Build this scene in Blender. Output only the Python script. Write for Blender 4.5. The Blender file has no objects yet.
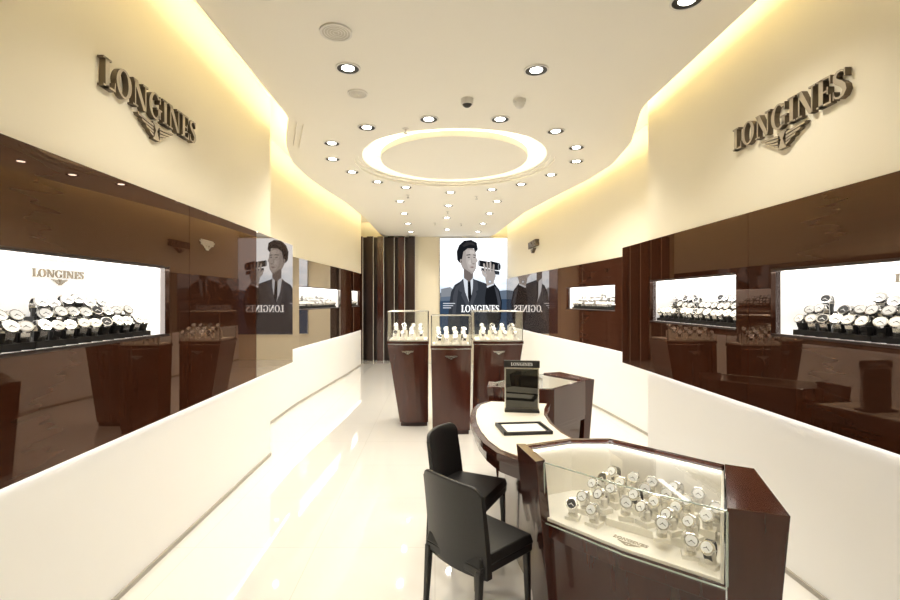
import bpy, bmesh, math, random
import numpy as np
from mathutils import Vector, Matrix
random.seed(4)
S = bpy.context.scene

# ---------------------------------------------------------------- materials
def mat(name, col, rough=0.5, metal=0.0, em=None, es=0.0, spec=0.5, coat=0.0, noise=None, bump=0.0):
    m = bpy.data.materials.new(name); m.use_nodes = True
    nt = m.node_tree; b = nt.nodes['Principled BSDF']
    b.inputs['Base Color'].default_value = (*col, 1)
    b.inputs['Roughness'].default_value = rough
    b.inputs['Metallic'].default_value = metal
    b.inputs['Specular IOR Level'].default_value = spec
    b.inputs['Coat Weight'].default_value = coat
    b.inputs['Coat Roughness'].default_value = 0.03
    if em:
        b.inputs['Emission Color'].default_value = (*em, 1)
        b.inputs['Emission Strength'].default_value = es
    if noise:
        sc, col2, stretch = noise
        tc = nt.nodes.new('ShaderNodeTexCoord'); mp = nt.nodes.new('ShaderNodeMapping')
        mp.inputs['Scale'].default_value = stretch
        n = nt.nodes.new('ShaderNodeTexNoise'); n.inputs['Scale'].default_value = sc
        n.inputs['Detail'].default_value = 5
        r = nt.nodes.new('ShaderNodeMix'); r.data_type = 'RGBA'
        r.inputs[6].default_value = (*col, 1); r.inputs[7].default_value = (*col2, 1)
        nt.links.new(tc.outputs['Object'], mp.inputs[0]); nt.links.new(mp.outputs[0], n.inputs['Vector'])
        nt.links.new(n.outputs['Fac'], r.inputs[0]); nt.links.new(r.outputs[2], b.inputs['Base Color'])
        if bump:
            bp = nt.nodes.new('ShaderNodeBump'); bp.inputs['Strength'].default_value = bump
            bp.inputs['Distance'].default_value = 0.002
            nt.links.new(n.outputs['Fac'], bp.inputs['Height']); nt.links.new(bp.outputs[0], b.inputs['Normal'])
    return m

def emit(name, col, s):
    m = bpy.data.materials.new(name); m.use_nodes = True
    nt = m.node_tree; nt.nodes.clear()
    e = nt.nodes.new('ShaderNodeEmission'); o = nt.nodes.new('ShaderNodeOutputMaterial')
    e.inputs[0].default_value = (*col, 1); e.inputs[1].default_value = s
    nt.links.new(e.outputs[0], o.inputs[0]); return m

def mirror_brown(name, col, fmin, gcol, ior=1.9, rough=0.015):
    m = bpy.data.materials.new(name); m.use_nodes = True
    nt = m.node_tree; nt.nodes.clear()
    o = nt.nodes.new('ShaderNodeOutputMaterial')
    d = nt.nodes.new('ShaderNodeBsdfDiffuse')
    g = nt.nodes.new('ShaderNodeBsdfGlossy'); g.inputs['Color'].default_value = (*gcol, 1); g.inputs['Roughness'].default_value = rough
    fr = nt.nodes.new('ShaderNodeFresnel'); fr.inputs[0].default_value = ior
    a = nt.nodes.new('ShaderNodeMath'); a.operation = 'ADD'; a.use_clamp = True; a.inputs[1].default_value = fmin
    tc = nt.nodes.new('ShaderNodeTexCoord'); mp = nt.nodes.new('ShaderNodeMapping'); mp.inputs['Scale'].default_value = (1, 1, 12)
    n = nt.nodes.new('ShaderNodeTexNoise'); n.inputs['Scale'].default_value = 1.5
    r = nt.nodes.new('ShaderNodeMix'); r.data_type = 'RGBA'
    r.inputs[6].default_value = (*[c*0.8 for c in col], 1); r.inputs[7].default_value = (*[c*1.2 for c in col], 1)
    mx = nt.nodes.new('ShaderNodeMixShader')
    L = nt.links.new
    L(tc.outputs['Object'], mp.inputs[0]); L(mp.outputs[0], n.inputs['Vector']); L(n.outputs['Fac'], r.inputs[0]); L(r.outputs[2], d.inputs[0])
    L(fr.outputs[0], a.inputs[0]); L(a.outputs[0], mx.inputs[0]); L(d.outputs[0], mx.inputs[1]); L(g.outputs[0], mx.inputs[2]); L(mx.outputs[0], o.inputs[0])
    return m

def glassmat(name, tint=(0.975, 0.99, 0.985)):
    m = bpy.data.materials.new(name); m.use_nodes = True
    nt = m.node_tree; nt.nodes.clear()
    o = nt.nodes.new('ShaderNodeOutputMaterial')
    t = nt.nodes.new('ShaderNodeBsdfTransparent'); t.inputs[0].default_value = (*tint, 1)
    g = nt.nodes.new('ShaderNodeBsdfGlossy'); g.inputs['Roughness'].default_value = 0.0
    # symmetric Schlick-style reflectance: works the same from both sides of a thin pane
    lw = nt.nodes.new('ShaderNodeLayerWeight'); lw.inputs['Blend'].default_value = 0.5
    pw_ = nt.nodes.new('ShaderNodeMath'); pw_.operation = 'POWER'; pw_.inputs[1].default_value = 5.0
    ma = nt.nodes.new('ShaderNodeMath'); ma.operation = 'MULTIPLY_ADD'; ma.inputs[1].default_value = 0.75; ma.inputs[2].default_value = 0.045; ma.use_clamp = True
    mx = nt.nodes.new('ShaderNodeMixShader'); L = nt.links.new
    L(lw.outputs['Facing'], pw_.inputs[0]); L(pw_.outputs[0], ma.inputs[0])
    L(ma.outputs[0], mx.inputs[0]); L(t.outputs[0], mx.inputs[1]); L(g.outputs[0], mx.inputs[2]); L(mx.outputs[0], o.inputs[0])
    return m

M_CREAM = mat('wall_cream_paint', (0.87, 0.805, 0.65), 0.6, noise=(3, (0.855, 0.79, 0.63), (1, 1, 1)))
M_WHITE = mat('wall_white_lacquer', (0.93, 0.92, 0.90), 0.35, noise=(2, (0.91, 0.90, 0.88), (1, 1, 1)))
M_CEIL = mat('ceiling_paint', (0.91, 0.88, 0.80), 0.7, noise=(4, (0.895, 0.865, 0.785), (1, 1, 1)))
M_PANEL = mirror_brown('brown_back_painted_glass', (0.036, 0.012, 0.006), 0.012, (0.72, 0.54, 0.44), 1.6)
M_PANELF = mirror_brown('brown_satin_glass', (0.050, 0.018, 0.010), 0.0, (0.75, 0.58, 0.48), 1.4)
M_MIRR = mirror_brown('bronze_mirror', (0.06, 0.04, 0.03), 0.28, (0.90, 0.84, 0.78), 1.75)
M_WOOD = mat('mahogany_lacquer', (0.070, 0.016, 0.009), 0.18, coat=0.5, noise=(3, (0.034, 0.009, 0.005), (6, 6, 0.7)))
M_WOODD = mat('dark_wood', (0.030, 0.010, 0.007), 0.3, noise=(3, (0.018, 0.007, 0.005), (8, 8, 0.6)))
M_BASE = mat('skirting_satin', (0.40, 0.37, 0.32), 0.35)
M_BLACK = mat('black_plastic', (0.012, 0.011, 0.011), 0.4)
M_LEATH = mat('black_leather', (0.010, 0.0095, 0.0095), 0.36, noise=(120, (0.015, 0.014, 0.0135), (1, 1, 1)), bump=0.3)
M_STEEL = mat('brushed_steel', (0.66, 0.65, 0.63), 0.22, 1.0)
M_SIGN = mat('bronze_sign_metal', (0.46, 0.40, 0.31), 0.42, 0.6)
M_SIGND = mat('bronze_sign_edge', (0.16, 0.125, 0.085), 0.45, 0.5)
M_DIAL = mat('watch_dial', (0.85, 0.85, 0.85), 0.3)
M_BED = mat('cream_suede_bed', (0.90, 0.86, 0.77), 0.8, noise=(60, (0.87, 0.83, 0.74), (1, 1, 1)))
M_TOP = mat('cream_desk_leather', (0.84, 0.79, 0.69), 0.3)
M_GLASS = glassmat('clear_glass')
M_GEDGE = mat('glass_edge', (0.45, 0.52, 0.47), 0.15, 0.3)
M_COVE = emit('cove_led', (1.0, 0.86, 0.52), 27)
M_COVER = emit('ring_cove_led', (1.0, 0.91, 0.66), 20)
M_LED = emit('case_led', (1.0, 0.96, 0.90), 9)
M_ULED = emit('panel_underside_led', (1.0, 0.96, 0.90), 5.0)
M_LAMP = emit('downlight_lens', (1.0, 0.95, 0.86), 22)
M_LBOX = mat('lit_showcase_back', (0.92, 0.91, 0.89), 0.6, em=(1.0, 0.97, 0.93), es=0.45)
M_TRIM = mat('white_trim', (0.78, 0.76, 0.71), 0.4)

# floor
M_FLOOR = bpy.data.materials.new('polished_cream_tile'); M_FLOOR.use_nodes = True
nt = M_FLOOR.node_tree; b = nt.nodes['Principled BSDF']
tc = nt.nodes.new('ShaderNodeTexCoord'); br = nt.nodes.new('ShaderNodeTexBrick')
br.offset = 0; br.inputs['Scale'].default_value = 1
br.inputs['Brick Width'].default_value = 0.8; br.inputs['Row Height'].default_value = 0.8
br.inputs['Mortar Size'].default_value = 0.002
br.inputs['Color1'].default_value = (0.81, 0.79, 0.75, 1); br.inputs['Color2'].default_value = (0.795, 0.775, 0.735, 1)
br.inputs['Mortar'].default_value = (0.66, 0.63, 0.59, 1)
nt.links.new(tc.outputs['Object'], br.inputs['Vector']); nt.links.new(br.outputs['Color'], b.inputs['Base Color'])
b.inputs['Roughness'].default_value = 0.05; b.inputs['Specular IOR Level'].default_value = 0.95
b.inputs['Coat Weight'].default_value = 0.8; b.inputs['Coat Roughness'].default_value = 0.02

# ---------------------------------------------------------------- mesh builder
class MB:
    def __init__(s): s.v = []; s.f = []; s.m = []; s.mats = []
    def mi(s, m):
        if m not in s.mats: s.mats.append(m)
        return s.mats.index(m)
    def add(s, vs, fs, m):
        o = len(s.v); s.v += [tuple(v) for v in vs]; k = s.mi(m)
        for f in fs: s.f.append([o+i for i in f]); s.m.append(k)
    def poly(s, pts, m): s.add(pts, [list(range(len(pts)))], m)
    def box(s, c, sz, m, R=None):
        vs = []
        for x in (-.5, .5):
            for y in (-.5, .5):
                for z in (-.5, .5):
                    p = Vector((x*sz[0], y*sz[1], z*sz[2]))
                    if R: p = R @ p
                    vs.append(p+Vector(c))
        s.add(vs, [(0, 1, 3, 2), (4, 6, 7, 5), (0, 4, 5, 1), (2, 3, 7, 6), (0, 2, 6, 4), (1, 5, 7, 3)], m)
    def prism(s, bot, z0, z1, m, top=None, cap=True):
        top = top or bot; n = len(bot)
        vs = [(p[0], p[1], z0) for p in bot]+[(p[0], p[1], z1) for p in top]
        fs = [(i, (i+1) % n, n+(i+1) % n, n+i) for i in range(n)]
        if cap: fs += [list(range(n))[::-1], list(range(n, 2*n))]
        s.add(vs, fs, m)
    def cyl(s, p0, p1, r0, r1, m, n=16, cap=True):
        p0 = Vector(p0); p1 = Vector(p1); d = (p1-p0).normalized()
        a = d.orthogonal().normalized(); b_ = d.cross(a)
        vs = []
        for p, r in ((p0, r0), (p1, r1)):
            for i in range(n):
                t = 2*math.pi*i/n; vs.append(p+a*math.cos(t)*r+b_*math.sin(t)*r)
        fs = [(i, (i+1) % n, n+(i+1) % n, n+i) for i in range(n)]
        if cap: fs += [list(range(n))[::-1], list(range(n, 2*n))]
        s.add(vs, fs, m)
    def ring(s, c, ro, ri, z0, z1, m, n=32):
        vs = []
        for r, z in ((ro, z0), (ri, z0), (ri, z1), (ro, z1)):
            for i in range(n):
                t = 2*math.pi*i/n; vs.append((c[0]+r*math.cos(t), c[1]+r*math.sin(t), z))
        fs = []
        for k in range(4):
            k2 = (k+1) % 4
            for i in range(n):
                j = (i+1) % n; fs.append((k*n+i, k*n+j, k2*n+j, k2*n+i))
        s.add(vs, fs, m)
    def grid(s, P, m, closed_u=False):
        nu = len(P); nv = len(P[0]); vs = [p for row in P for p in row]; fs = []
        for i in range(nu if closed_u else nu-1):
            for j in range(nv-1):
                a = i*nv+j; b2 = ((i+1) % nu)*nv+j
                fs.append((a, a+1, b2+1, b2))
        s.add(vs, fs, m)
    def ext(s, pts, T, d0, d1, m, mside=None):
        o, r, u, nn = T
        P = lambda p, d: o+r*p[0]+u*p[1]+nn*d
        n = len(pts)
        fr = [P(p, d1) for p in pts]; bk = [P(p, d0) for p in pts]
        s.add(fr, [list(range(n))], m)
        s.add(fr+bk, [(i, (i+1) % n, n+(i+1) % n, n+i) for i in range(n)], mside or m)
    def obj(s, name, bevel=0, smooth=False, parent=None, recalc=True):
        me = bpy.data.meshes.new(name); me.from_pydata(s.v, [], s.f)
        for m in s.mats: me.materials.append(m)
        me.polygons.foreach_set('material_index', s.m)
        if recalc:
            bm = bmesh.new(); bm.from_mesh(me); bmesh.ops.recalc_face_normals(bm, faces=bm.faces); bm.to_mesh(me); bm.free()
        me.update(); o = bpy.data.objects.new(name, me); S.collection.objects.link(o)
        if bevel:
            bv = o.modifiers.new('bevel', 'BEVEL'); bv.width = bevel; bv.segments = 2; bv.limit_method = 'ANGLE'
        if smooth:
            for p in me.polygons: p.use_smooth = True
            try: me.set_sharp_from_angle(angle=math.radians(40))
            except Exception: pass
        if parent: o.parent = parent
        return o

# ---------------------------------------------------------------- room profile
YB = 13.3; Y0 = -1.8
def smoothfn(pts, k=9):
    ys = np.linspace(pts[0][0], pts[-1][0], 240)
    xs = np.interp(ys, [p[0] for p in pts], [p[1] for p in pts])
    w = np.hanning(2*k+1); w /= w.sum()
    xp = np.concatenate([2*xs[0]-xs[k:0:-1], xs, 2*xs[-1]-xs[-2:-k-2:-1]])
    xs2 = np.convolve(xp, w, 'valid')
    return lambda y: float(np.interp(y, ys, xs2))
XL, XR = -1.75, 2.13
nearL = lambda y: XL
nearR = lambda y: XR
farL = smoothfn([(5.1, -2.12), (6.2, -2.2), (7.5, -2.19), (9, -2.08), (10.5, -1.96), (12.2, -1.88)])
farR = smoothfn([(4.8, 2.52), (5.8, 2.6), (7, 2.52), (8.5, 2.36), (10, 2.2), (13.3, 2.0)])

def strip(mb, fn, sg, y0, y1, z0, z1, a, b, m, n=1):
    """wall strip following x=fn(y); a..b are offsets away from the room (sg=-1 left, +1 right)"""
    ys = [y0+(y1-y0)*i/n for i in range(n+1)]
    vs = []
    for y in ys:
        x = fn(y)
        vs += [(x+sg*a, y, z0), (x+sg*b, y, z0), (x+sg*b, y, z1), (x+sg*a, y, z1)]
    fs = []
    for i in range(n):
        k = 4*i
        for q in range(4):
            r = (q+1) % 4; fs.append((k+q, k+r, k+4+r, k+4+q))
    fs += [(0, 1, 2, 3), (4*n+3, 4*n+2, 4*n+1, 4*n)]
    mb.add(vs, fs, m)

ZP = {-1: (0.90, 2.31), 1: (0.95, 2.235)}
ZT = 3.80
for nm, sg, near, far, ye, yfe in (('wall_left', -1, nearL, farL, 5.1, 12.2), ('wall_right', 1, nearR, farR, 4.8, YB)):
    w = MB(); ZP0, ZP1 = ZP[sg]
    for z0, z1, m in ((0, ZP0, M_WHITE), (ZP1, ZT, M_CREAM)):
        strip(w, near, sg, Y0, ye, z0, z1, 0, 0.9, m)
        strip(w, far, sg, ye+0.001, yfe, z0, z1, 0, 0.5, m, 40)
    strip(w, near, sg, Y0, ye, ZP0, ZP1, 0.55, 0.9, M_CREAM)
    strip(w, far, sg, ye+0.001, yfe, ZP0, ZP1, 0.42, 0.5, M_CREAM, 40)
    if sg < 0:
        strip(w, lambda y: -2.5, sg, 12.2, YB, 0, ZT, 0, 0.4, M_CREAM)
    w.obj(nm, smooth=True)
    bb = MB()
    strip(bb, near, sg, Y0, ye, 0, 0.03, -0.012, 0, M_BASE)
    strip(bb, far, sg, ye+0.01, yfe, 0, 0.03, -0.012, 0, M_BASE, 40)
    bb.obj('baseboard_left' if sg < 0 else 'baseboard_right')

w = MB(); w.box((0.2, YB+0.1, ZT/2), (7, 0.2, ZT), M_CREAM); w.obj('wall_back')
w = MB(); w.box((0.2, Y0-0.1, ZT/2), (7, 0.2, ZT), M_CREAM); w.obj('wall_front')
w = MB(); w.box((0.2, (Y0+YB)/2, -0.05), (7, YB-Y0, 0.1), M_FLOOR); w.obj('floor')
w = MB(); w.box((0.2, (Y0+YB)/2, ZT+0.05), (7, YB-Y0, 0.1), M_CREAM)

# ---------------------------------------------------------------- ceiling slab with ring opening
cL = smoothfn([(Y0, -1.445), (4.75, -1.445), (4.9, -1.50), (5.6, -1.74), (6.3, -1.87), (7.0, -1.87), (7.8, -1.80), (8.84, -1.66), (10.5, -1.54), (YB, -1.5)], 2)
cR = smoothfn([(Y0, 1.94), (4.5, 1.94), (4.7, 2.0), (5.5, 2.25), (6.4, 2.36), (7.2, 2.30), (8.2, 2.12), (9.9, 1.85), (YB, 1.65)], 2)
RC = (0.24, 6.15)
def slab(z0, z1, inset, hole):
    cu = bpy.data.curves.new('c', 'CURVE'); cu.dimensions = '2D'; cu.fill_mode = 'BOTH'
    ys = np.linspace(Y0, YB, 120)
    pts = [(cL(y)+inset, y) for y in ys]+[(cR(y)-inset, y) for y in ys[::-1]]
    circ = [(RC[0]+hole*math.cos(t), RC[1]+hole*math.sin(t)) for t in np.linspace(0, 2*math.pi, 72, endpoint=False)]
    for P in (pts, circ):
        sp = cu.splines.new('POLY'); sp.points.add(len(P)-1); sp.use_cyclic_u = True
        for i, p in enumerate(P): sp.points[i].co = (p[0], p[1], 0, 1)
    cu.extrude = (z1-z0)/2
    o = bpy.data.objects.new('c', cu); S.collection.objects.link(o)
    bpy.context.view_layer.update()
    me = bpy.data.meshes.new_from_object(o.evaluated_get(bpy.context.evaluated_depsgraph_get()))
    V = [(v.co.x, v.co.y, v.co.z+(z0+z1)/2) for v in me.vertices]; F = [list(p.vertices) for p in me.polygons]
    bpy.data.objects.remove(o); bpy.data.meshes.remove(me)
    w.add(V, F, M_CEIL)
slab(3.455, 3.54, 0.0, 1.16)
slab(3.427, 3.4551, 0.085, 1.21)
slab(3.40, 3.4271, 0.15, 1.26)
w.ring(RC, 1.22, 1.165, 3.46, 3.66, M_CEIL, 72)
w.cyl((RC[0], RC[1], 3.64), (RC[0], RC[1], 3.66), 1.2, 1.2, M_CEIL, 72)
w.cyl((RC[0], RC[1], 3.43), (RC[0], RC[1], 3.50), 0.93, 0.93, M_CEIL, 72)
w.cyl((RC[0], RC[1], 3.50), (RC[0], RC[1], 3.64), 0.55, 0.55, M_CEIL, 48)
ceil = w.obj('ceiling', recalc=True)
w = MB()
w.ring(RC, 0.88, 0.82, 3.505, 3.52, M_COVER, 60)
w.obj('ring_cove_light')
w = MB()
strip(w, cL, 1, Y0+.1, YB-.1, 3.545, 3.56, 0.05, 0.10, M_COVE, 90)
strip(w, cR, -1, Y0+.1, YB-.1, 3.545, 3.56, 0.05, 0.10, M_COVE, 90)
w.obj('cove_light_strip')

# ---------------------------------------------------------------- lettering
def rect(a, b_, c, d): return [(a, b_), (c, b_), (c, d), (a, d)]
def arc(cx, cy, rx, ry, rix, riy, a0, a1, n=26):
    out = []
    for i in range(n):
        t0 = math.radians(a0+(a1-a0)*i/n); t1 = math.radians(a0+(a1-a0)*(i+1)/n)
        out.append([(cx+rx*math.cos(t0), cy+ry*math.sin(t0)), (cx+rx*math.cos(t1), cy+ry*math.sin(t1)),
                    (cx+rix*math.cos(t1), cy+riy*math.sin(t1)), (cx+rix*math.cos(t0), cy+riy*math.sin(t0))])
    return out
def spath(P, W):
    out = []; n = len(P); Ls = []
    for i in range(n):
        a = Vector(P[max(i-1, 0)]); c = Vector(P[min(i+1, n-1)]); t = (c-a).normalized(); nn = Vector((-t.y, t.x))
        Ls.append((Vector(P[i])+nn*W[i]/2, Vector(P[i])-nn*W[i]/2))
    for i in range(n-1): out.append([tuple(Ls[i][0]), tuple(Ls[i+1][0]), tuple(Ls[i+1][1]), tuple(Ls[i][1])])
    return out
GL = {
 'L': (0.66, [rect(.10, 0, .30, 1), rect(0, 0, .62, .07), rect(0, .93, .42, 1), [(.54, .07), (.62, .07), (.62, .32), (.59, .32)]]),
 'O': (0.92, arc(.42, .5, .42, .52, .23, .45, 0, 360)),
 'N': (0.98, [rect(.10, 0, .17, 1), rect(0, 0, .29, .07), [(.0, 1), (.27, 1), (.80, 0), (.62, 0)], rect(.73, 0, .80, 1), rect(.60, .93, .93, 1)]),
 'G': (0.92, arc(.42, .5, .42, .52, .23, .45, 42, 325)+[rect(.60, .08, .78, .44), rect(.50, .40, .88, .47), [(.70, .68), (.78, .68), (.78, .98), (.74, .98)]]),
 'I': (0.46, [rect(.11, 0, .30, 1), rect(0, 0, .41, .07), rect(0, .93, .41, 1)]),
 'E': (0.70, [rect(.10, 0, .30, 1), rect(0, 0, .64, .07), rect(0, .93, .62, 1), rect(.3, .46, .5, .53), rect(.46, .36, .52, .63),
              [(.56, .07), (.64, .07), (.64, .32), (.61, .32)], [(.54, .93), (.62, .93), (.62, .70), (.59, .70)]]),
 'S': (0.62, spath([(.50, .74), (.47, .88), (.34, .96), (.20, .94), (.10, .84), (.10, .71), (.20, .60), (.34, .50), (.46, .38), (.50, .24), (.42, .09), (.28, .03), (.13, .07), (.06, .18), (.04, .28)],
                   [.03, .05, .07, .10, .15, .17, .19, .20, .19, .17, .13, .08, .06, .05, .03])+[rect(.48, .70, .53, .98), rect(.02, .02, .07, .32)]),
}
def wordmark(mb, T, height, width, d0, d1, m, ms=None):
    txt = 'LONGINES'; tot = sum(GL[c][0] for c in txt)
    sx = width/tot; x = -width/2
    for c in txt:
        for pl in GL[c][1]:
            mb.ext([(x+p[0]*sx, p[1]*height) for p in pl], T, d0, d1, m, ms)
        x += GL[c][0]*sx
def emblem(mb, T, wd, yc, d0, d1, m, ms=None):
    s = wd
    for pl in ([(-.07, .10), (.07, .10), (.02, 0), (.07, -.12), (-.07, -.12), (-.02, 0)], rect(-.10, .10, .10, .125), rect(-.09, -.15, .09, -.12)):
        mb.ext([(p[0]*s, yc+p[1]*s) for p in pl], T, d0, d1, m, ms)
    for sg in (-1, 1):
        for k in range(4):
            y1 = .10-.055*k; L = .5-.10*k
            pl = [(sg*.085, y1-.04*0.3), (sg*L, y1+.02), (sg*(L-.03), y1-.015), (sg*.085, y1-.05)]
            mb.ext([(p[0]*s, yc+p[1]*s) for p in pl], T, d0, d1, m, ms)
def sideT(sg, x, y, z):
    return (Vector((x, y, z)), Vector((0, 1 if sg < 0 else -1, 0)), Vector((0, 0, 1)), Vector((-sg, 0, 0)))
for sg, x, y, z, h, wd in ((-1, XL, 2.97, 2.765, .155, .97), (1, XR, 2.91, 2.695, .15, .94)):
    mb = MB(); T = sideT(sg, x, y, z)
    wordmark(mb, T, h, wd, 0.0, 0.034, M_SIGN, M_SIGND)
    emblem(mb, T, 0.38, -0.070, 0.0, 0.028, M_SIGN, M_SIGND)
    mb.obj('wall_sign')
mb = MB(); T = sideT(1, farR(10.5), 10.5, 2.8)
wordmark(mb, T, .14, .8, -0.03, 0.06, M_SIGN, M_SIGND); emblem(mb, T, .35, -.07, -0.03, 0.06, M_SIGN, M_SIGND)
mb.obj('wall_sign')
mb = MB(); T = sideT(-1, XL+0.03, 3.62, 2.06)
emblem(mb, T, .24, 0.0, 0, 0.006, M_SIGN); wordmark(mb, T, .04, .2, 0, .006, M_SIGN); mb.obj('wall_emblem')

# ---------------------------------------------------------------- watches
def watch(mb, p, yaw, s, stand=0.0, standm=None):
    """wrist watch on a C-cuff facing direction yaw, on an optional plinth"""
    p = Vector(p); f = Vector((math.cos(yaw), math.sin(yaw), 0)); l = Vector((-f.y, f.x, 0)); up = Vector((0, 0, 1))
    sm = standm or M_BLACK
    if stand > 0:
        R = Matrix.Rotation(yaw, 3, 'Z')
        mb.box(p+up*stand/2, (0.05*s, 0.052*s, stand), sm, R)
        p = p+up*stand
    c = p+up*0.036*s
    mb.cyl(p, c-up*.004*s, 0.018*s, 0.016*s, sm, 10)
    n = 14; w_ = 0.0115*s; rows = []
    for i in range(n+1):
        t = math.radians(-80+330*i/n); r = 0.026*s
        d = f*math.cos(t)*r*0.8+up*math.sin(t)*r*1.12
        k = 1.0+.25*math.exp(-((i-n*.36)/2.2)**2)
        rows.append([c+d-l*w_*k, c+d+l*w_*k, c+d*1.13+l*w_*k, c+d*1.13-l*w_*k, c+d-l*w_*k])
    mb.grid(rows, M_STEEL if random.random() < .85 else M_BLACK)
    nrm = (f*0.82+up*0.57).normalized(); q = c+nrm*0.024*s
    mb.cyl(q, q+nrm*0.008*s, 0.0235*s, 0.0215*s, M_STEEL, 16)
    dm = M_BLACK if random.random() < .14 else M_DIAL
    mb.cyl(q+nrm*0.0081*s, q+nrm*0.0088*s, 0.0175*s, 0.0175*s, dm, 16)
    od = M_BLACK if dm is M_DIAL else M_DIAL
    mb.cyl(q+nrm*0.0089*s, q+nrm*0.0094*s, 0.0022*s, 0.0022*s, od, 6)
    uu = nrm.cross(l).normalized()
    for ang, ln in ((.9, .013), (-1.0, .010)):
        h = (l*math.sin(ang)+uu*-math.cos(ang)); k = h.cross(nrm)*.0009*s; q2 = q+nrm*0.0093*s
        mb.poly([q2-k, q2+h*ln*s-k, q2+h*ln*s+k, q2+k], od)
    mb.cyl(q+l*0.022*s+nrm*.004*s, q+l*0.027*s+nrm*.004*s, 0.003*s, 0.003*s, M_STEEL, 6)

# ---------------------------------------------------------------- panels + built-in showcases
def showcase(fn, sg, y0, y1, z0, z1, text=False, deep=0.30, ws=1.45):
    a = Vector((fn(y0), y0, 0)); c = Vector((fn(y1), y1, 0)); o = Vector((sg, 0, 0))
    mb = MB()
    A0, C0 = a+o*0.0, c+o*0.0; A1, C1 = a+o*deep, c+o*deep
    up = lambda v, z: (v.x, v.y, z)
    mb.poly([up(A1, z0), up(C1, z0), up(C1, z1), up(A1, z1)], M_LBOX)
    mb.poly([up(A0, z0), up(C0, z0), up(C1, z0), up(A1, z0)], M_LBOX)
    mb.poly([up(A0, z1), up(C0, z1), up(C1, z1), up(A1, z1)], M_LBOX)
    mb.poly([up(A0, z0), up(A1, z0), up(A1, z1), up(A0, z1)], M_LBOX)
    mb.poly([up(C0, z0), up(C1, z0), up(C1, z1), up(C0, z1)], M_LBOX)
    b0 = a+o*0.05; b1 = c+o*0.05; b2 = c+o*0.09; b3 = a+o*0.09
    mb.poly([up(b0, z1-.004), up(b1, z1-.004), up(b2, z1-.004), up(b3, z1-.004)], M_LED)
    fo = -0.032
    for (p, q, za, zb) in ((a, c, z0-.012, z0), (a, c, z1, z1+.012)):
        e0, e1, e2, e3 = p+o*fo, q+o*fo, q+o*0.01, p+o*0.01
        mb.prism([(v.x, v.y) for v in (e0, e1, e2, e3)], za, zb, M_WOODD)
    if text:
        m_ = (A1+C1)/2; T = sideT(sg, m_.x, 2.62 if sg < 0 else 2.35, z1-.085)
        wordmark(mb, T, .042, .36, 0, .006, M_SIGN)
        emblem(mb, T, .12, -.022, 0, .006, M_SIGN)
    cs = mb.obj('wall_display_case', recalc=False)
    wb = MB(); L = (c-a).length; n = max(4, int(L/0.084))
    yaw0 = math.pi if sg > 0 else 0
    for row, (dd, st) in enumerate(((0.07, 0.03), (0.145, 0.085), (0.225, 0.14))):
        for i in range(n):
            if row == 2 and (i % 9) in (0, 7, 8): continue
            if row == 1 and (i % 9) == 8: continue
            t = (i+0.5+0.3*(row % 2))/n
            if t > .97: continue
            p = a.lerp(c, t)+o*dd
            watch(wb, (p.x, p.y, z0+.001), yaw0+(-.4 if sg < 0 else .4)+random.uniform(-.18, .18), ws*random.uniform(.9, 1.0), st*random.uniform(.92, 1.08))
    wb.obj('watches', parent=cs, recalc=False)
    return cs

def panels(name, fn, sg, y0, y1, wins, seams, seg=0.5, mirror_from=None, mirror_to=99, M=None):
    mb = MB(); a, b_ = -0.03, 0.03; ZP0, ZP1 = ZP[sg]
    cuts = sorted(set([y0, y1]+[w_[0] for w_ in wins]+[w_[1] for w_ in wins]+seams+([mirror_from] if mirror_from else [])))
    for i in range(len(cuts)-1):
        ya, yb = cuts[i], cuts[i+1]; g = 0.0025
        ya2 = ya+(g if ya in seams else 0); yb2 = yb-(g if yb in seams else 0)
        n = max(1, int((yb-ya)/seg)); m = M or M_PANEL
        if mirror_from and mirror_to > ya >= mirror_from-1e-6: m = M_MIRR
        hit = [w_ for w_ in wins if w_[0] <= ya+1e-6 and w_[1] >= yb-1e-6]
        if hit:
            strip(mb, fn, sg, ya2, yb2, ZP0, hit[0][2], a, b_, m, n); strip(mb, fn, sg, ya2, yb2, hit[0][3], ZP1, a, b_, m, n)
        else:
            strip(mb, fn, sg, ya2, yb2, ZP0, ZP1, a, b_, m, n)
    return mb.obj(name, smooth=False)

panels('wall_panel', nearL, -1, Y0+.02, 5.8, [(0.7, 3.11, 1.43, 1.855)], [3.36, 4.62], 9, 4.62)
panels('wall_panel', nearR, 1, Y0+.02, 5.38, [(1.2, 3.0, 1.44, 1.83), (3.35, 4.69, 1.45, 1.83)], [3.22], 9)
panels('wall_panel', farL, -1, 5.3, 12.15, [(7.6, 10.0, 1.5, 1.86), (11.0, 11.9, 1.5, 1.86)], [6.4, 10.4], 0.3, 5.3, 10.3)
panels('wall_panel', farR, 1, 5.0, 13.28, [(5.75, 6.25, 1.48, 1.86), (6.7, 8.5, 1.5, 1.86)], [6.5, 8.8, 10.6], 0.3, 9.4, M=M_PANELF)
showcase(nearL, -1, 0.7, 3.11, 1.43, 1.855, True)
showcase(nearR, 1, 1.2, 3.0, 1.44, 1.83, True)
showcase(nearR, 1, 3.35, 4.69, 1.45, 1.83, False)
showcase(farL, -1, 7.6, 10.0, 1.5, 1.86)
showcase(farL, -1, 11.0, 11.9, 1.5, 1.86)
showcase(farR, 1, 5.75, 6.25, 1.48, 1.86)
showcase(farR, 1, 6.7, 8.5, 1.5, 1.86)
w = MB()
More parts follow.
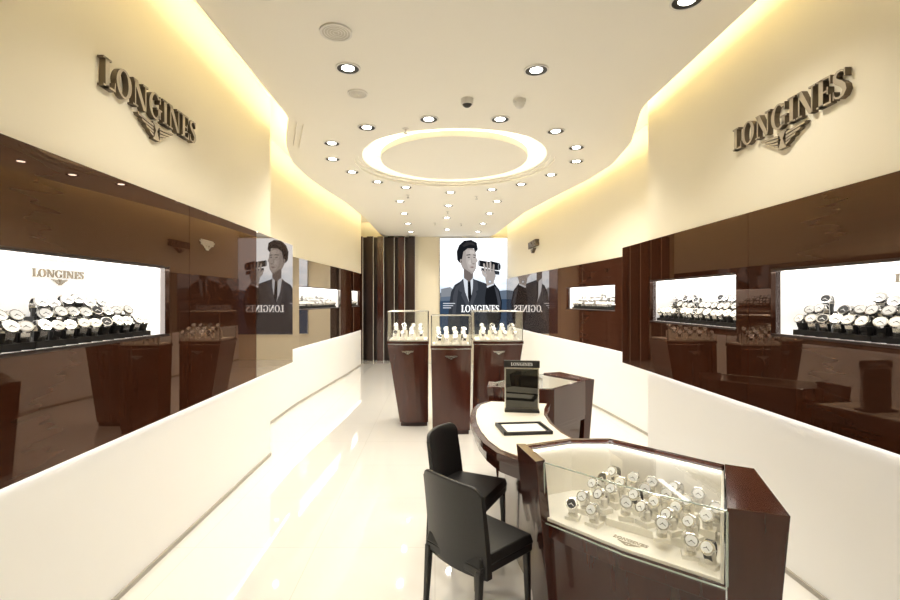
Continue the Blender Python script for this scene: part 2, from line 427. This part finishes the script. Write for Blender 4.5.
for fn, sg, ya, yb, n in ((nearL, -1, Y0+.1, 5.7, 1), (farL, -1, 5.4, 12.1, 30), (nearR, 1, Y0+.1, 5.3, 1), (farR, 1, 5.1, 13.2, 30)):
    z = ZP[sg][0]; strip(w, fn, sg, ya, yb, z-.0012, z-.0004, -0.026, -0.004, M_ULED, n)
w.obj('panel_light_strip')

# ---------------------------------------------------------------- back wall : slatted screen + light-box poster
mb = MB()
mb.box((-1.42, YB-.035, 1.69), (1.70, .06, 3.38), M_WOODD)
for i in range(6):
    x = -2.14+i*0.285
    mb.box((x+.085, YB-.14, 1.69), (.17, .2, 3.38), M_WOODD if i % 2 else M_WOOD)
    mb.box((x+.175, YB-.235, 1.69), (.012, .012, 3.38), M_TRIM)
mb.obj('wood_slat_screen')

K = 36.09
def pw(x, y): return ((x-435)/K, 1.65+(300-y)/K)
def tone(c, nm): return emit('poster_'+nm, c, 1.0)
G = {k: tone(v, k) for k, v in dict(dark=(.035, .04, .05), black=(.010, .011, .014), cloth=(.065, .07, .085), skin=(.40, .355, .33), skinl=(.60, .55, .51), skinm=(.50, .45, .42), skind=(.17, .14, .13), white=(1.5, 1.5, 1.5), shirt=(.72, .76, .82), sea=(.04, .07, .12), grey=(.25, .27, .30), mid=(.13, .17, .23), lip=(.26, .18, .17), hair=(.035, .033, .035)).items()}
ms = bpy.data.materials.new('poster_sky'); ms.use_nodes = True; nt = ms.node_tree; nt.nodes.clear()
tcn = nt.nodes.new('ShaderNodeTexCoord'); sx = nt.nodes.new('ShaderNodeSeparateXYZ'); mr = nt.nodes.new('ShaderNodeMapRange')
mr.inputs[1].default_value = 1.5; mr.inputs[2].default_value = 3.1
mpn = nt.nodes.new('ShaderNodeMapping'); mpn.inputs['Scale'].default_value = (1.2, 1, 2.6)
nn_ = nt.nodes.new('ShaderNodeTexNoise'); nn_.inputs['Scale'].default_value = 1.6; nn_.inputs['Detail'].default_value = 6
ad = nt.nodes.new('ShaderNodeMath'); ad.operation = 'MULTIPLY_ADD'; ad.inputs[1].default_value = 0.8
cr = nt.nodes.new('ShaderNodeValToRGB'); e = nt.nodes.new('ShaderNodeEmission'); oo = nt.nodes.new('ShaderNodeOutputMaterial')
cr.color_ramp.elements[0].position = .25; cr.color_ramp.elements[0].color = (.28, .36, .46, 1)
cr.color_ramp.elements[1].position = .90; cr.color_ramp.elements[1].color = (1.0, 1.02, 1.05, 1)
q_ = cr.color_ramp.elements.new(.55); q_.color = (.62, .71, .82, 1)
Lk = nt.links.new
Lk(tcn.outputs['Object'], sx.inputs[0]); Lk(sx.outputs['Z'], mr.inputs[0]); Lk(tcn.outputs['Object'], mpn.inputs[0]); Lk(mpn.outputs[0], nn_.inputs['Vector'])
sb = nt.nodes.new('ShaderNodeMath'); sb.operation = 'SUBTRACT'; sb.inputs[1].default_value = .14
Lk(nn_.outputs['Fac'], ad.inputs[0]); Lk(mr.outputs[0], sb.inputs[0]); Lk(sb.outputs[0], ad.inputs[2]); Lk(ad.outputs[0], cr.inputs[0]); Lk(cr.outputs[0], e.inputs[0]); Lk(e.outputs[0], oo.inputs[0])
e.inputs[1].default_value = 1.3
G['sky'] = ms
T = (Vector((0, YB-.02, 0)), Vector((1, 0, 0)), Vector((0, 0, 1)), Vector((0, -1, 0)))
mb = MB()
lay = [0.055]
def pp(pts, m):
    lay[0] += 0.0006
    mb.poly([(pw(*p)[0], YB-lay[0], pw(*p)[1]) for p in pts], G[m])
def pe(cx, cy, rx, ry, m, rot=0, n=20):
    c, s_ = math.cos(rot), math.sin(rot)
    pp([(cx+rx*math.cos(t)*c-ry*math.sin(t)*s_, cy+rx*math.cos(t)*s_+ry*math.sin(t)*c) for t in [2*math.pi*i/n for i in range(n)]], m)
mb.box(((473.5-435)/K, YB-.03, 1.65+(300-286)/K), (68/K, .048, 97/K), M_STEEL)
pp([(440, 238.5), (507, 238.5), (507, 334), (440, 334)], 'sky')
pp([(440, 293), (452, 291), (470, 294), (507, 290), (507, 334), (440, 334)], 'mid')
pp([(440, 301), (507, 299), (507, 334), (440, 334)], 'sea')
pp([(441, 289), (450, 287), (456, 292), (456, 296), (441, 297)], 'grey')
# suit jacket with lapels, shirt and tie
pp([(447, 334), (449, 306), (451, 292), (454.5, 285), (461, 281), (466, 278.5), (473, 279), (480, 281.5), (487, 284), (493, 289), (495, 302), (494, 318), (496, 334)], 'dark')
pp([(453, 296), (455.5, 287), (461, 283), (458, 291), (456.5, 304), (455, 320), (452, 320)], 'cloth')
pp([(463, 279), (466, 276), (472.5, 278), (473.5, 283), (472, 292), (469.5, 304), (465, 292)], 'shirt')
pp([(467.6, 281), (470.3, 281), (471.3, 296), (469.6, 305), (467.8, 297)], 'black')
pp([(463, 278.5), (460, 282), (459, 291), (462, 292.5), (461, 295), (469.2, 312), (469.2, 303), (465, 292)], 'cloth')
pp([(473, 278.5), (477.5, 282), (478, 290), (475.6, 291.5), (476.6, 294), (469.6, 312), (469.8, 303), (472.5, 292)], 'cloth')
# neck, face
pp([(463.5, 267), (473, 270), (472.8, 278), (469, 282), (463.8, 278)], 'skind')
pp([(459.5, 258), (460, 251), (463, 247), (471, 247), (475, 251), (476, 256), (476.3, 258.5), (477.6, 261.3), (476.2, 262.6), (476.2, 265), (475.6, 269), (473.6, 272.6), (470.6, 274.2), (466.5, 272.3), (462.6, 268.4), (460.6, 264)], 'skin')
pp([(465.5, 250), (474, 250.5), (475.6, 256.5), (477.3, 261.2), (475.8, 263.5), (475.4, 268), (472, 272), (468, 269), (466, 262)], 'skinm')
pp([(469.5, 250), (474, 251), (474.6, 254), (469.5, 254)], 'skinl')
pe(470, 262.5, 2.0, 2.4, 'skinl', .3)
pp([(457.2, 260), (456.6, 252), (459, 245.5), (464, 241), (471, 240.2), (476.5, 243), (477.6, 249.5), (475.4, 252.5), (473.4, 248.6), (467.5, 248.6), (463.2, 252), (461.9, 259.4), (460.2, 263.5), (458.6, 262)], 'black')
pp([(462, 246), (467, 242.2), (473, 243), (475.5, 246), (470, 244.8), (464, 247)], 'hair')
pe(461, 261.6, 1.2, 2.4, 'skin', -.1)
pe(461.2, 261.8, .55, 1.3, 'skind', -.1)
pp([(466.2, 255), (470, 254.5), (470.6, 255.3), (466.3, 255.8)], 'black')
pp([(472.8, 254.7), (475.6, 255.1), (475.6, 255.9), (472.9, 255.5)], 'black')
pe(468.6, 257.6, 1.15, .45, 'black'); pe(474, 257.6, .95, .42, 'black')
pp([(471.4, 257.5), (472.2, 263.2), (470.8, 263.4), (470.8, 261)], 'skin')
pp([(471, 263.8), (475, 263.6), (473.4, 264.6)], 'skind')
pp([(469.4, 267.2), (472, 266.6), (474.6, 267.1), (472, 268.3)], 'lip')
pp([(463, 268), (470.6, 273), (470.6, 274.3), (466, 272.6)], 'skind')
# raised forearm with sleeve, cuff, hand gripping a pair of binoculars
pp([(489, 326), (485.5, 312), (484.6, 298), (486.4, 286), (493.6, 283), (499, 290), (501.6, 302), (500.6, 318), (497, 328)], 'black')
pp([(494, 286), (498, 291), (500.4, 302), (499, 314), (497, 300)], 'cloth')
pp([(486.4, 286.2), (493.4, 283.2), (493.8, 284.8), (486.8, 288)], 'shirt')
pp([(478.6, 260.4), (490, 262.2), (490.4, 268.6), (478.8, 266.4)], 'black')
pp([(490, 261.2), (499, 263.2), (499, 270.6), (490, 269.6)], 'black')
pe(499, 266.9, 1.4, 3.7, 'grey'); pe(499.2, 266.9, .8, 2.5, 'black')
pe(478.8, 263.4, .9, 3.0, 'grey')
pp([(481, 268), (492, 270), (499, 271.6), (499, 275), (489, 274), (481, 271.5)], 'dark')
pp([(485.4, 271), (494, 271.8), (495.4, 276), (493.6, 281.6), (493.4, 283.6), (486.6, 286), (485, 279)], 'skin')
for k, (x0, y0, x1, y1) in enumerate(((485.2, 272, 483.6, 263.6), (487.6, 272, 486.8, 261.8), (490.2, 272.4, 490, 262.2), (492.8, 273.4, 493.3, 264.4))):
    pp([(x0-1.05, y0), (x1-.85, y1+.7), (x1, y1-.3), (x1+.85, y1+.7), (x0+1.05, y0)], 'skinm' if k % 2 == 0 else 'skin')
pp([(485.6, 278.6), (482, 274.6), (481.2, 270.6), (482.6, 270.2), (484.8, 273), (487, 275.4)], 'skinm')
pe(489.6, 281.8, 1.7, 1.6, 'grey'); pe(489.6, 281.8, 1.1, 1.0, 'shirt')
wordmark(mb, (Vector((pw(480, 0)[0], YB-lay[0]-.001, pw(0, 312)[1])), T[1], T[2], T[3]), .19, 1.05, 0, .002, G['white'])
for k in range(3):
    pp([(443, 303+2.2*k), (455-2*k, 303+2.2*k), (455-2*k, 303.8+2.2*k), (443, 303.8+2.2*k)], 'shirt')
mb.obj('lightbox_poster', recalc=False)

# ---------------------------------------------------------------- tall pedestal display cases
def pedestal(top, bot, zw, zg, yaw):
    mb = MB()
    cx = sum(p[0] for p in top)/len(top); cy = sum(p[1] for p in top)/len(top)
    sc = lambda P, k: [(cx+(p[0]-cx)*k, cy+(p[1]-cy)*k) for p in P]
    bx = sum(p[0] for p in bot)/len(bot); by = sum(p[1] for p in bot)/len(bot)
    scb = lambda P, k: [(bx+(p[0]-bx)*k, by+(p[1]-by)*k) for p in P]
    mb.prism(scb(bot, .93), 0, .05, M_WOODD)
    mb.prism(bot, .05, zw-.045, M_WOOD, top=sc(top, .975))
    mb.prism(sc(top, .95), zw-.045, zw-.035, M_STEEL)
    mb.prism(top, zw-.035, zw, M_WOOD)
    mb.prism(sc(top, .90), zw, zw+.02, M_BED)
    g = sc(top, .96); n = len(g)
    for i in range(n):
        a, c = g[i], g[(i+1) % n]
        mb.poly([(a[0], a[1], zw), (c[0], c[1], zw), (c[0], c[1], zg), (a[0], a[1], zg)], M_GLASS)
        mb.cyl((a[0], a[1], zg), (c[0], c[1], zg), .005, .005, M_STEEL, 6)
        if Vector((a[0]-g[i-1][0], a[1]-g[i-1][1])).angle(Vector((c[0]-a[0], c[1]-a[1]))) > .6:
            mb.cyl((a[0], a[1], zw), (a[0], a[1], zg), .006, .006, M_STEEL, 6)
    mb.poly([(p[0], p[1], zg) for p in g], M_GLASS)
    o = mb.obj('pedestal_display_case', recalc=True)
    wb = MB()
    for i in range(4):
        for j in range(3):
            u = -.30+.20*i; v = -.22+.22*j
            w_ = max(p[0] for p in top)-min(p[0] for p in top); d_ = max(p[1] for p in top)-min(p[1] for p in top)
            watch(wb, (cx+u*w_, cy+v*d_, zw+.02), yaw+random.uniform(-.5, .5), 1.4, .03+.04*j, M_BED)
    wb.obj('watches', parent=o, recalc=False)
    eb = MB(); yf = min(p[1] for p in top)
    T = (Vector((cx, yf-.012, zw-.14)), Vector((1, 0, 0)), Vector((0, 0, 1)), Vector((0, -1, 0)))
    emblem(eb, T, .16, 0, -.01, .004, M_STEEL); wordmark(eb, T, .02, .14, -.01, .004, M_STEEL)
    eb.obj('emblem', parent=o)
def curvefront(x0, x1, yf, yb, bul):
    P = []
    for i in range(9):
        t = i/8; P.append((x0+(x1-x0)*t, yf+bul*(2*t-1)**2))
    return P+[(x1, yb), (x0, yb)]
pedestal(curvefront(-.63, -.08, 6.24, 6.82, .05), curvefront(-.46, -.09, 6.26, 6.75, .03), 1.11, 1.50, -1.6)
pedestal(curvefront(-.055, .45, 5.86, 6.20, .03), curvefront(-.03, .43, 5.88, 6.18, .02), 1.09, 1.46, -1.5)
pedestal(curvefront(.50, 1.16, 6.24, 6.84, .05), curvefront(.49, .99, 6.26, 6.78, .03), 1.11, 1.50, -1.4)

# ---------------------------------------------------------------- sales desk (C-shaped) : two glass counters + round desk
def counter(my, name):
    f = (lambda p: (p[0], p[1])) if not my else (lambda p: (p[0]*1.06, 6.9-p[1]))
    A, AB, B = (.53, 2.33), (.795, 2.035), (1.09, 1.79)
    C, D, D2, Lf = (1.37, 2.27), (.985, 2.70), (.75, 2.70), (.485, 2.585)
    R1, R2 = (1.275, 1.72), (1.47, 2.21)
    poly = [A, AB, B, C, D, D2, Lf]
    cx = sum(p[0] for p in poly)/7; cy = sum(p[1] for p in poly)/7
    ins = lambda P, k: [(cx+(p[0]-cx)*k, cy+(p[1]-cy)*k) for p in P]
    F = lambda P: [f(p) for p in P]
    mb = MB(); zt = .86; zb = .58
    mb.prism(F(ins(poly, .80)), 0, .06, M_WOODD)
    mb.prism(F(ins(poly, .84)), .06, zb-.075, M_WOOD, top=F(ins(poly, .91)))
    mb.prism(F(ins(poly, .99)), zb-.075, zb, M_WOOD)
    mb.prism(F(ins(poly, .965)), zb, zb+.015, M_BED)
    mb.prism(F([(.80, 2.25), (1.10, 2.0), (1.28, 2.27), (.97, 2.58)]), zb+.015, zb+.05, M_BED)
    mb.prism(F([(.565, 2.31), (.61, 2.34), (.57, 2.58), (.53, 2.58)]), 0, zt+.012, M_WOOD,
             top=F([(.485, 2.31), (.535, 2.335), (.49, 2.60), (.44, 2.60)]))
    mb.prism(F([B, (1.22, 1.76), (1.40, 2.22), (1.35, 2.25)]), 0, zt+.015, M_WOOD, top=F([B, R1, R2, C]))
    def wallp(p, q, th=.03, z0=zb-.04, z1=zt+.012):
        d = Vector((q[0]-p[0], q[1]-p[1])).normalized()
        nn = Vector((-d.y, d.x))
        if nn.dot(Vector((p[0]-cx, p[1]-cy))) < 0: nn = -nn
        nn = nn*th
        mb.prism(F([p, q, (q[0]-nn.x, q[1]-nn.y), (p[0]-nn.x, p[1]-nn.y)]), z0, z1, M_WOOD)
        n2 = nn*1.35
        mb.prism(F([(p[0]-nn.x, p[1]-nn.y), (q[0]-nn.x, q[1]-nn.y), (q[0]-n2.x, q[1]-n2.y), (p[0]-n2.x, p[1]-n2.y)]), zb, z1-.02, M_BED)
        n3, n4 = nn*1.5, nn*1.9
        mb.prism(F([(p[0]-n3.x, p[1]-n3.y), (q[0]-n3.x, q[1]-n3.y), (q[0]-n4.x, q[1]-n4.y), (p[0]-n4.x, p[1]-n4.y)]), z1-.026, z1-.022, M_LED)
    wallp(Lf, D2); wallp(D2, D); wallp(D, C)
    mb.prism(F([(B[0]-.004, B[1]+.012), (C[0]-.004, C[1]-.0), (C[0]-.014, C[1]), (B[0]-.014, B[1]+.02)]), zb, zt-.01, M_BED)
    def g(p, q, za, zc):
        p, q = f(p), f(q); mb.poly([(p[0], p[1], za), (q[0], q[1], za), (q[0], q[1], zc), (p[0], p[1], zc)], M_GLASS)
    g(A, AB, zb-.02, zt); g(AB, B, zb-.02, zt)
    mb.poly([(*f(p), zt+.002) for p in poly], M_GLASS)
    for p, q in ((A, AB), (AB, B)):
        p, q = f(p), f(q)
        for z in (zt+.002, zb-.01): mb.cyl((p[0], p[1], z), (q[0], q[1], z), .004, .004, M_GEDGE, 6)
    for p in (A, B):
        p = f(p); mb.cyl((p[0], p[1], zb), (p[0], p[1], zt), .005, .005, M_GEDGE, 6)
    o = mb.obj(name, bevel=.003)
    d = Vector((B[0]-A[0], B[1]-A[1], 0)).normalized(); n_ = Vector((-d.y, d.x, 0))
    if not my:
        eb = MB(); org = Vector((AB[0], AB[1], zb+.0155))+n_*.075
        Te = (org, d, n_, Vector((0, 0, 1)))
        wordmark(eb, Te, .022, .15, 0, .002, M_SIGN); emblem(eb, Te, .10, -.022, 0, .002, M_SIGN); eb.obj('emblem', parent=o)
    wb = MB()
    u = Vector((B[0]-A[0], B[1]-A[1])); v = Vector((D[0]-A[0], D[1]-A[1]))
    for j in range(5):
        for i in range(7):
            a = .12+.13*i+random.uniform(-.015, .015); b2 = .17+.165*j+random.uniform(-.015, .015)
            x = A[0]+u.x*a+v.x*b2*.95; y = A[1]+u.y*a+v.y*b2*.95
            if random.random() < .06: continue
            if x > 1.28: continue
            if j == 0 and 2 <= i <= 3: continue
            x2, y2 = f((x, y)); inside = (.80 < x < 1.28 and 2.0 < y)
            yw = math.radians(225)+random.uniform(-.5, .5)
            if my: yw = -yw
            watch(wb, (x2, y2, zb+(.015 if not inside else .05)), yw, 1.25, .015+.02*j*.4, M_BED)
    wb.obj('watches', parent=o, recalc=False)
    return o
counter(False, 'glass_display_counter')
counter(True, 'glass_display_counter')

mb = MB()
left = [(.47, 2.66), (.36, 2.80), (.30, 3.0), (.27, 3.22), (.26, 3.45), (.27, 3.68), (.30, 3.90), (.36, 4.10), (.47, 4.24)]
right = [(1.0, 4.14), (.93, 3.95), (.87, 3.72), (.85, 3.45), (.87, 3.18), (.93, 2.95), (1.0, 2.76)]
pl = left+right
cx, cy = .62, 3.45
ins = lambda P, kx, ky: [(cx+(p[0]-cx)*kx, cy+(p[1]-cy)*ky) for p in P]
mb.prism(pl, .715, .76, M_WOOD)
mb.prism(ins(pl, .88, .94), .7601, .766, M_TOP)
mb.prism(ins(pl, .93, .97), .64, .715, M_WOOD)
inner = [(.55, 2.72), (.52, 3.0), (.50, 3.45), (.52, 3.9), (.55, 4.18)]
mb.prism(inner+[(p[0]+.05, p[1]) for p in inner[::-1]], 0, .64, M_WOOD)
for y in (2.78, 4.10): mb.prism([(.60, y-.02), (.98, y-.02), (.98, y+.02), (.60, y+.02)], 0, .64, M_WOOD)
mb.obj('round_sales_desk', bevel=.004)

mb = MB()
R = Matrix.Rotation(math.radians(-8), 3, 'Z')
def tb(x, y, z): return tuple(R @ Vector((x, y, z))+Vector((.69, 3.82, .766)))
mb.box(tb(0, 0, .008), (.27, .12, .016), M_BLACK, R)
mb.box(tb(0, 0, .185), (.27, .02, .34), M_STEEL, R)
mb.box(tb(0, -.008, .18), (.25, .012, .31), mirror_brown('smoked_mirror', (.012, .012, .010), .06, (.7, .7, .66), 1.45), R)
mb.box(tb(0, 0, .375), (.28, .026, .055), M_BLACK, R)
o = Vector(tb(0, -.014, .363)); T = (o, R @ Vector((1, 0, 0)), Vector((0, 0, 1)), R @ Vector((0, -1, 0)))
wordmark(mb, T, .024, .17, 0, .002, M_DIAL)
mb.obj('counter_mirror', bevel=.002)
mb = MB(); R = Matrix.Rotation(math.radians(6), 3, 'Z'); c = Vector((.60, 3.27, .766))
mb.box(c+Vector((0, 0, .006)), (.33, .26, .012), M_BLACK, R)
mb.box(c+Vector((0, 0, .0135)), (.26, .19, .004), M_BED, R)
for s_, sz in ((Vector((0, .122, .016)), (.33, .016, .012)), (Vector((0, -.122, .016)), (.33, .016, .012)), (Vector((.157, 0, .016)), (.016, .26, .012)), (Vector((-.157, 0, .016)), (.016, .26, .012))):
    mb.box(c+R @ s_, sz, M_BLACK, R)
mb.obj('presentation_tray', bevel=.002)

# ---------------------------------------------------------------- chairs
def chair(x, y, ang):
    mb = MB()
    for sx, sy in ((.165, .175), (.165, -.175), (-.185, .175), (-.185, -.175)):
        b0 = (sx+(.010 if sx > 0 else -.025), sy*1.03); t0 = (sx, sy)
        q = lambda c, h: [(c[0]-h, c[1]-h), (c[0]+h, c[1]-h), (c[0]+h, c[1]+h), (c[0]-h, c[1]+h)]
        mb.prism(q(b0, .011), 0, .40, M_LEATH, top=q(t0, .017))
    mb.prism([(-.195, -.19), (.19, -.195), (.19, .195), (-.195, .19)], .375, .415, M_LEATH)
    mb.prism([(-.195, -.19), (.195, -.20), (.195, .20), (-.195, .19)], .415, .462, M_LEATH, top=[(-.185, -.18), (.185, -.19), (.185, .19), (-.185, .18)])
    out = []; inn = []
    NU, NV = 20, 7
    for i in range(NU+1):
        u = -1+2*i/NU; au = abs(u)
        yy = .205*u
        fx = -.20+.035*u*u
        ztop = .80-.012*u*u-.035*max(0, (au-.8)/.2)**2
        ro = []; ri = []
        for j in range(NV+1):
            v = j/NV; z = .36+(ztop-.36)*v
            lean = -.045*(max(0, z-.40)/.40)**1.3
            wy = yy*(1-.02*v)
            ro.append((fx+lean, wy, z))
            k = .034*(1-.35*v)
            ri.append((fx+lean+k, wy, z))
        out.append(ro); inn.append(ri)
    loops = [out[i]+inn[i][::-1]+[out[i][0]] for i in range(NU+1)]
    mb.grid(loops, M_LEATH)
    for e_ in (0, NU): mb.add(out[e_]+inn[e_][::-1], [list(range(2*(NV+1)))], M_LEATH)
    o = mb.obj('leather_chair', bevel=.006, smooth=True)
    o.location = (x, y, 0); o.rotation_euler = (0, 0, math.radians(ang)); return o
chair(.225, 2.46, 42)
chair(.22, 3.12, -28)

# ---------------------------------------------------------------- downlights, ceiling fittings
pos = [(-.656, 3.62), (.77, 3.65), (1.47, 2.80), (-.98, 2.7), (-.06, 4.64), (.63, 4.64), (-.69, 4.86), (1.25, 4.97), (-1.15, 5.35), (1.62, 5.5),
       (-1.27, 5.95), (1.78, 6.05), (-1.13, 6.55), (1.62, 6.7), (-.85, 7.1), (1.30, 7.25), (-.45, 7.45), (.9, 7.6), (.25, 7.8),
       (-.62, 8.5), (1.1, 8.5), (.25, 8.9), (-.62, 9.7), (1.1, 9.7), (.25, 10.2), (-.62, 11.0), (1.1, 11.0), (-.62, 12.3), (.3, 11.9), (1.1, 12.3), (.3, 1.2), (-.9, 1.0), (1.4, 1.0)]
for i, (x, y) in enumerate(pos):
    mb = MB(); r = .095
    z = 3.40
    mb.ring((0, 0), r, r*.86, -.008, 0, M_TRIM, 28)
    n = 28
    mb.grid([[(math.cos(2*math.pi*k/n)*rr, math.sin(2*math.pi*k/n)*rr, zz) for rr, zz in ((r*.86, -.007), (r*.5, -.003))] for k in range(n+1)], M_BLACK)
    mb.cyl((0, 0, -.002), (0, 0, -.005), r*.5, r*.48, M_LAMP, 20)
    o = mb.obj('downlight', recalc=False); o.location = (x, y, z)
    ld = bpy.data.lights.new('spot', 'SPOT'); ld.energy = 56; ld.color = (1.0, .94, .83); ld.spot_size = math.radians(130); ld.spot_blend = .8; ld.shadow_soft_size = .05
    lo = bpy.data.objects.new('lamp', ld); S.collection.objects.link(lo); lo.parent = o; lo.location = (0, 0, -.02)

spk = mat('speaker_mesh', (.62, .59, .52), .7)
for x, y, r in ((-.646, 3.13, .105), (-.655, 4.06, .085)):
    mb = MB(); mb.ring((0, 0), r, r*.86, -.012, 0, M_TRIM, 32)
    mb.cyl((0, 0, 0), (0, 0, -.008), r*.86, r*.86, spk, 32)
    for k in range(4): mb.ring((0, 0), r*(.75-.18*k), r*(.70-.18*k), -.010, -.008, M_TRIM, 24)
    o = mb.obj('ceiling_speaker'); o.location = (x, y, 3.40)
for x, y in ((.28, 4.18), (.74, 4.2)):
    mb = MB(); mb.cyl((0, 0, 0), (0, 0, -.03), .055, .055, M_TRIM, 24)
    P = []
    for i in range(7):
        t = i/6*math.pi/2; P.append([(math.cos(2*math.pi*k/20)*.045*math.cos(t), math.sin(2*math.pi*k/20)*.045*math.cos(t), -.03-.045*math.sin(t)) for k in range(21)])
    mb.grid(P, M_TRIM if x > .5 else M_BLACK)  # white dome is a half-dome speaker, black one a security camera
    if x < .5: mb.ring((0, 0), .052, .044, -.05, -.03, M_TRIM, 24)
    o = mb.obj('camera_speaker_dome', smooth=True); o.location = (x, y, 3.40)
for x, y in ((-.3, 4.9), (-.45, 8.0), (.7, 8.1), (.25, 9.5), (.0, 10.9), (.6, 11.0)):
    mb = MB(); mb.cyl((0, 0, 0), (0, 0, -.008), .035, .03, M_TRIM, 16); mb.cyl((0, 0, -.008), (0, 0, -.045), .01, .008, M_STEEL, 10); mb.cyl((0, 0, -.045), (0, 0, -.049), .022, .022, M_STEEL, 12)
    o = mb.obj('sprinkler_head'); o.location = (x, y, 3.40)

# ---------------------------------------------------------------- world, camera, view
wd = bpy.data.worlds.new('world'); S.world = wd; wd.use_nodes = True
wd.node_tree.nodes['Background'].inputs[0].default_value = (1, .95, .88, 1); wd.node_tree.nodes['Background'].inputs[1].default_value = .3
cd = bpy.data.cameras.new('camera'); cd.lens = 36*480/900; cd.sensor_width = 36; cd.shift_x = 15/900; cd.clip_start = .02
co = bpy.data.objects.new('camera', cd); S.collection.objects.link(co)
co.location = (0, 0, 1.65); co.rotation_euler = (math.radians(90), 0, 0); S.camera = co
S.view_settings.view_transform = 'Standard'
S.view_settings.look = 'None'
S.view_settings.exposure = 0.03
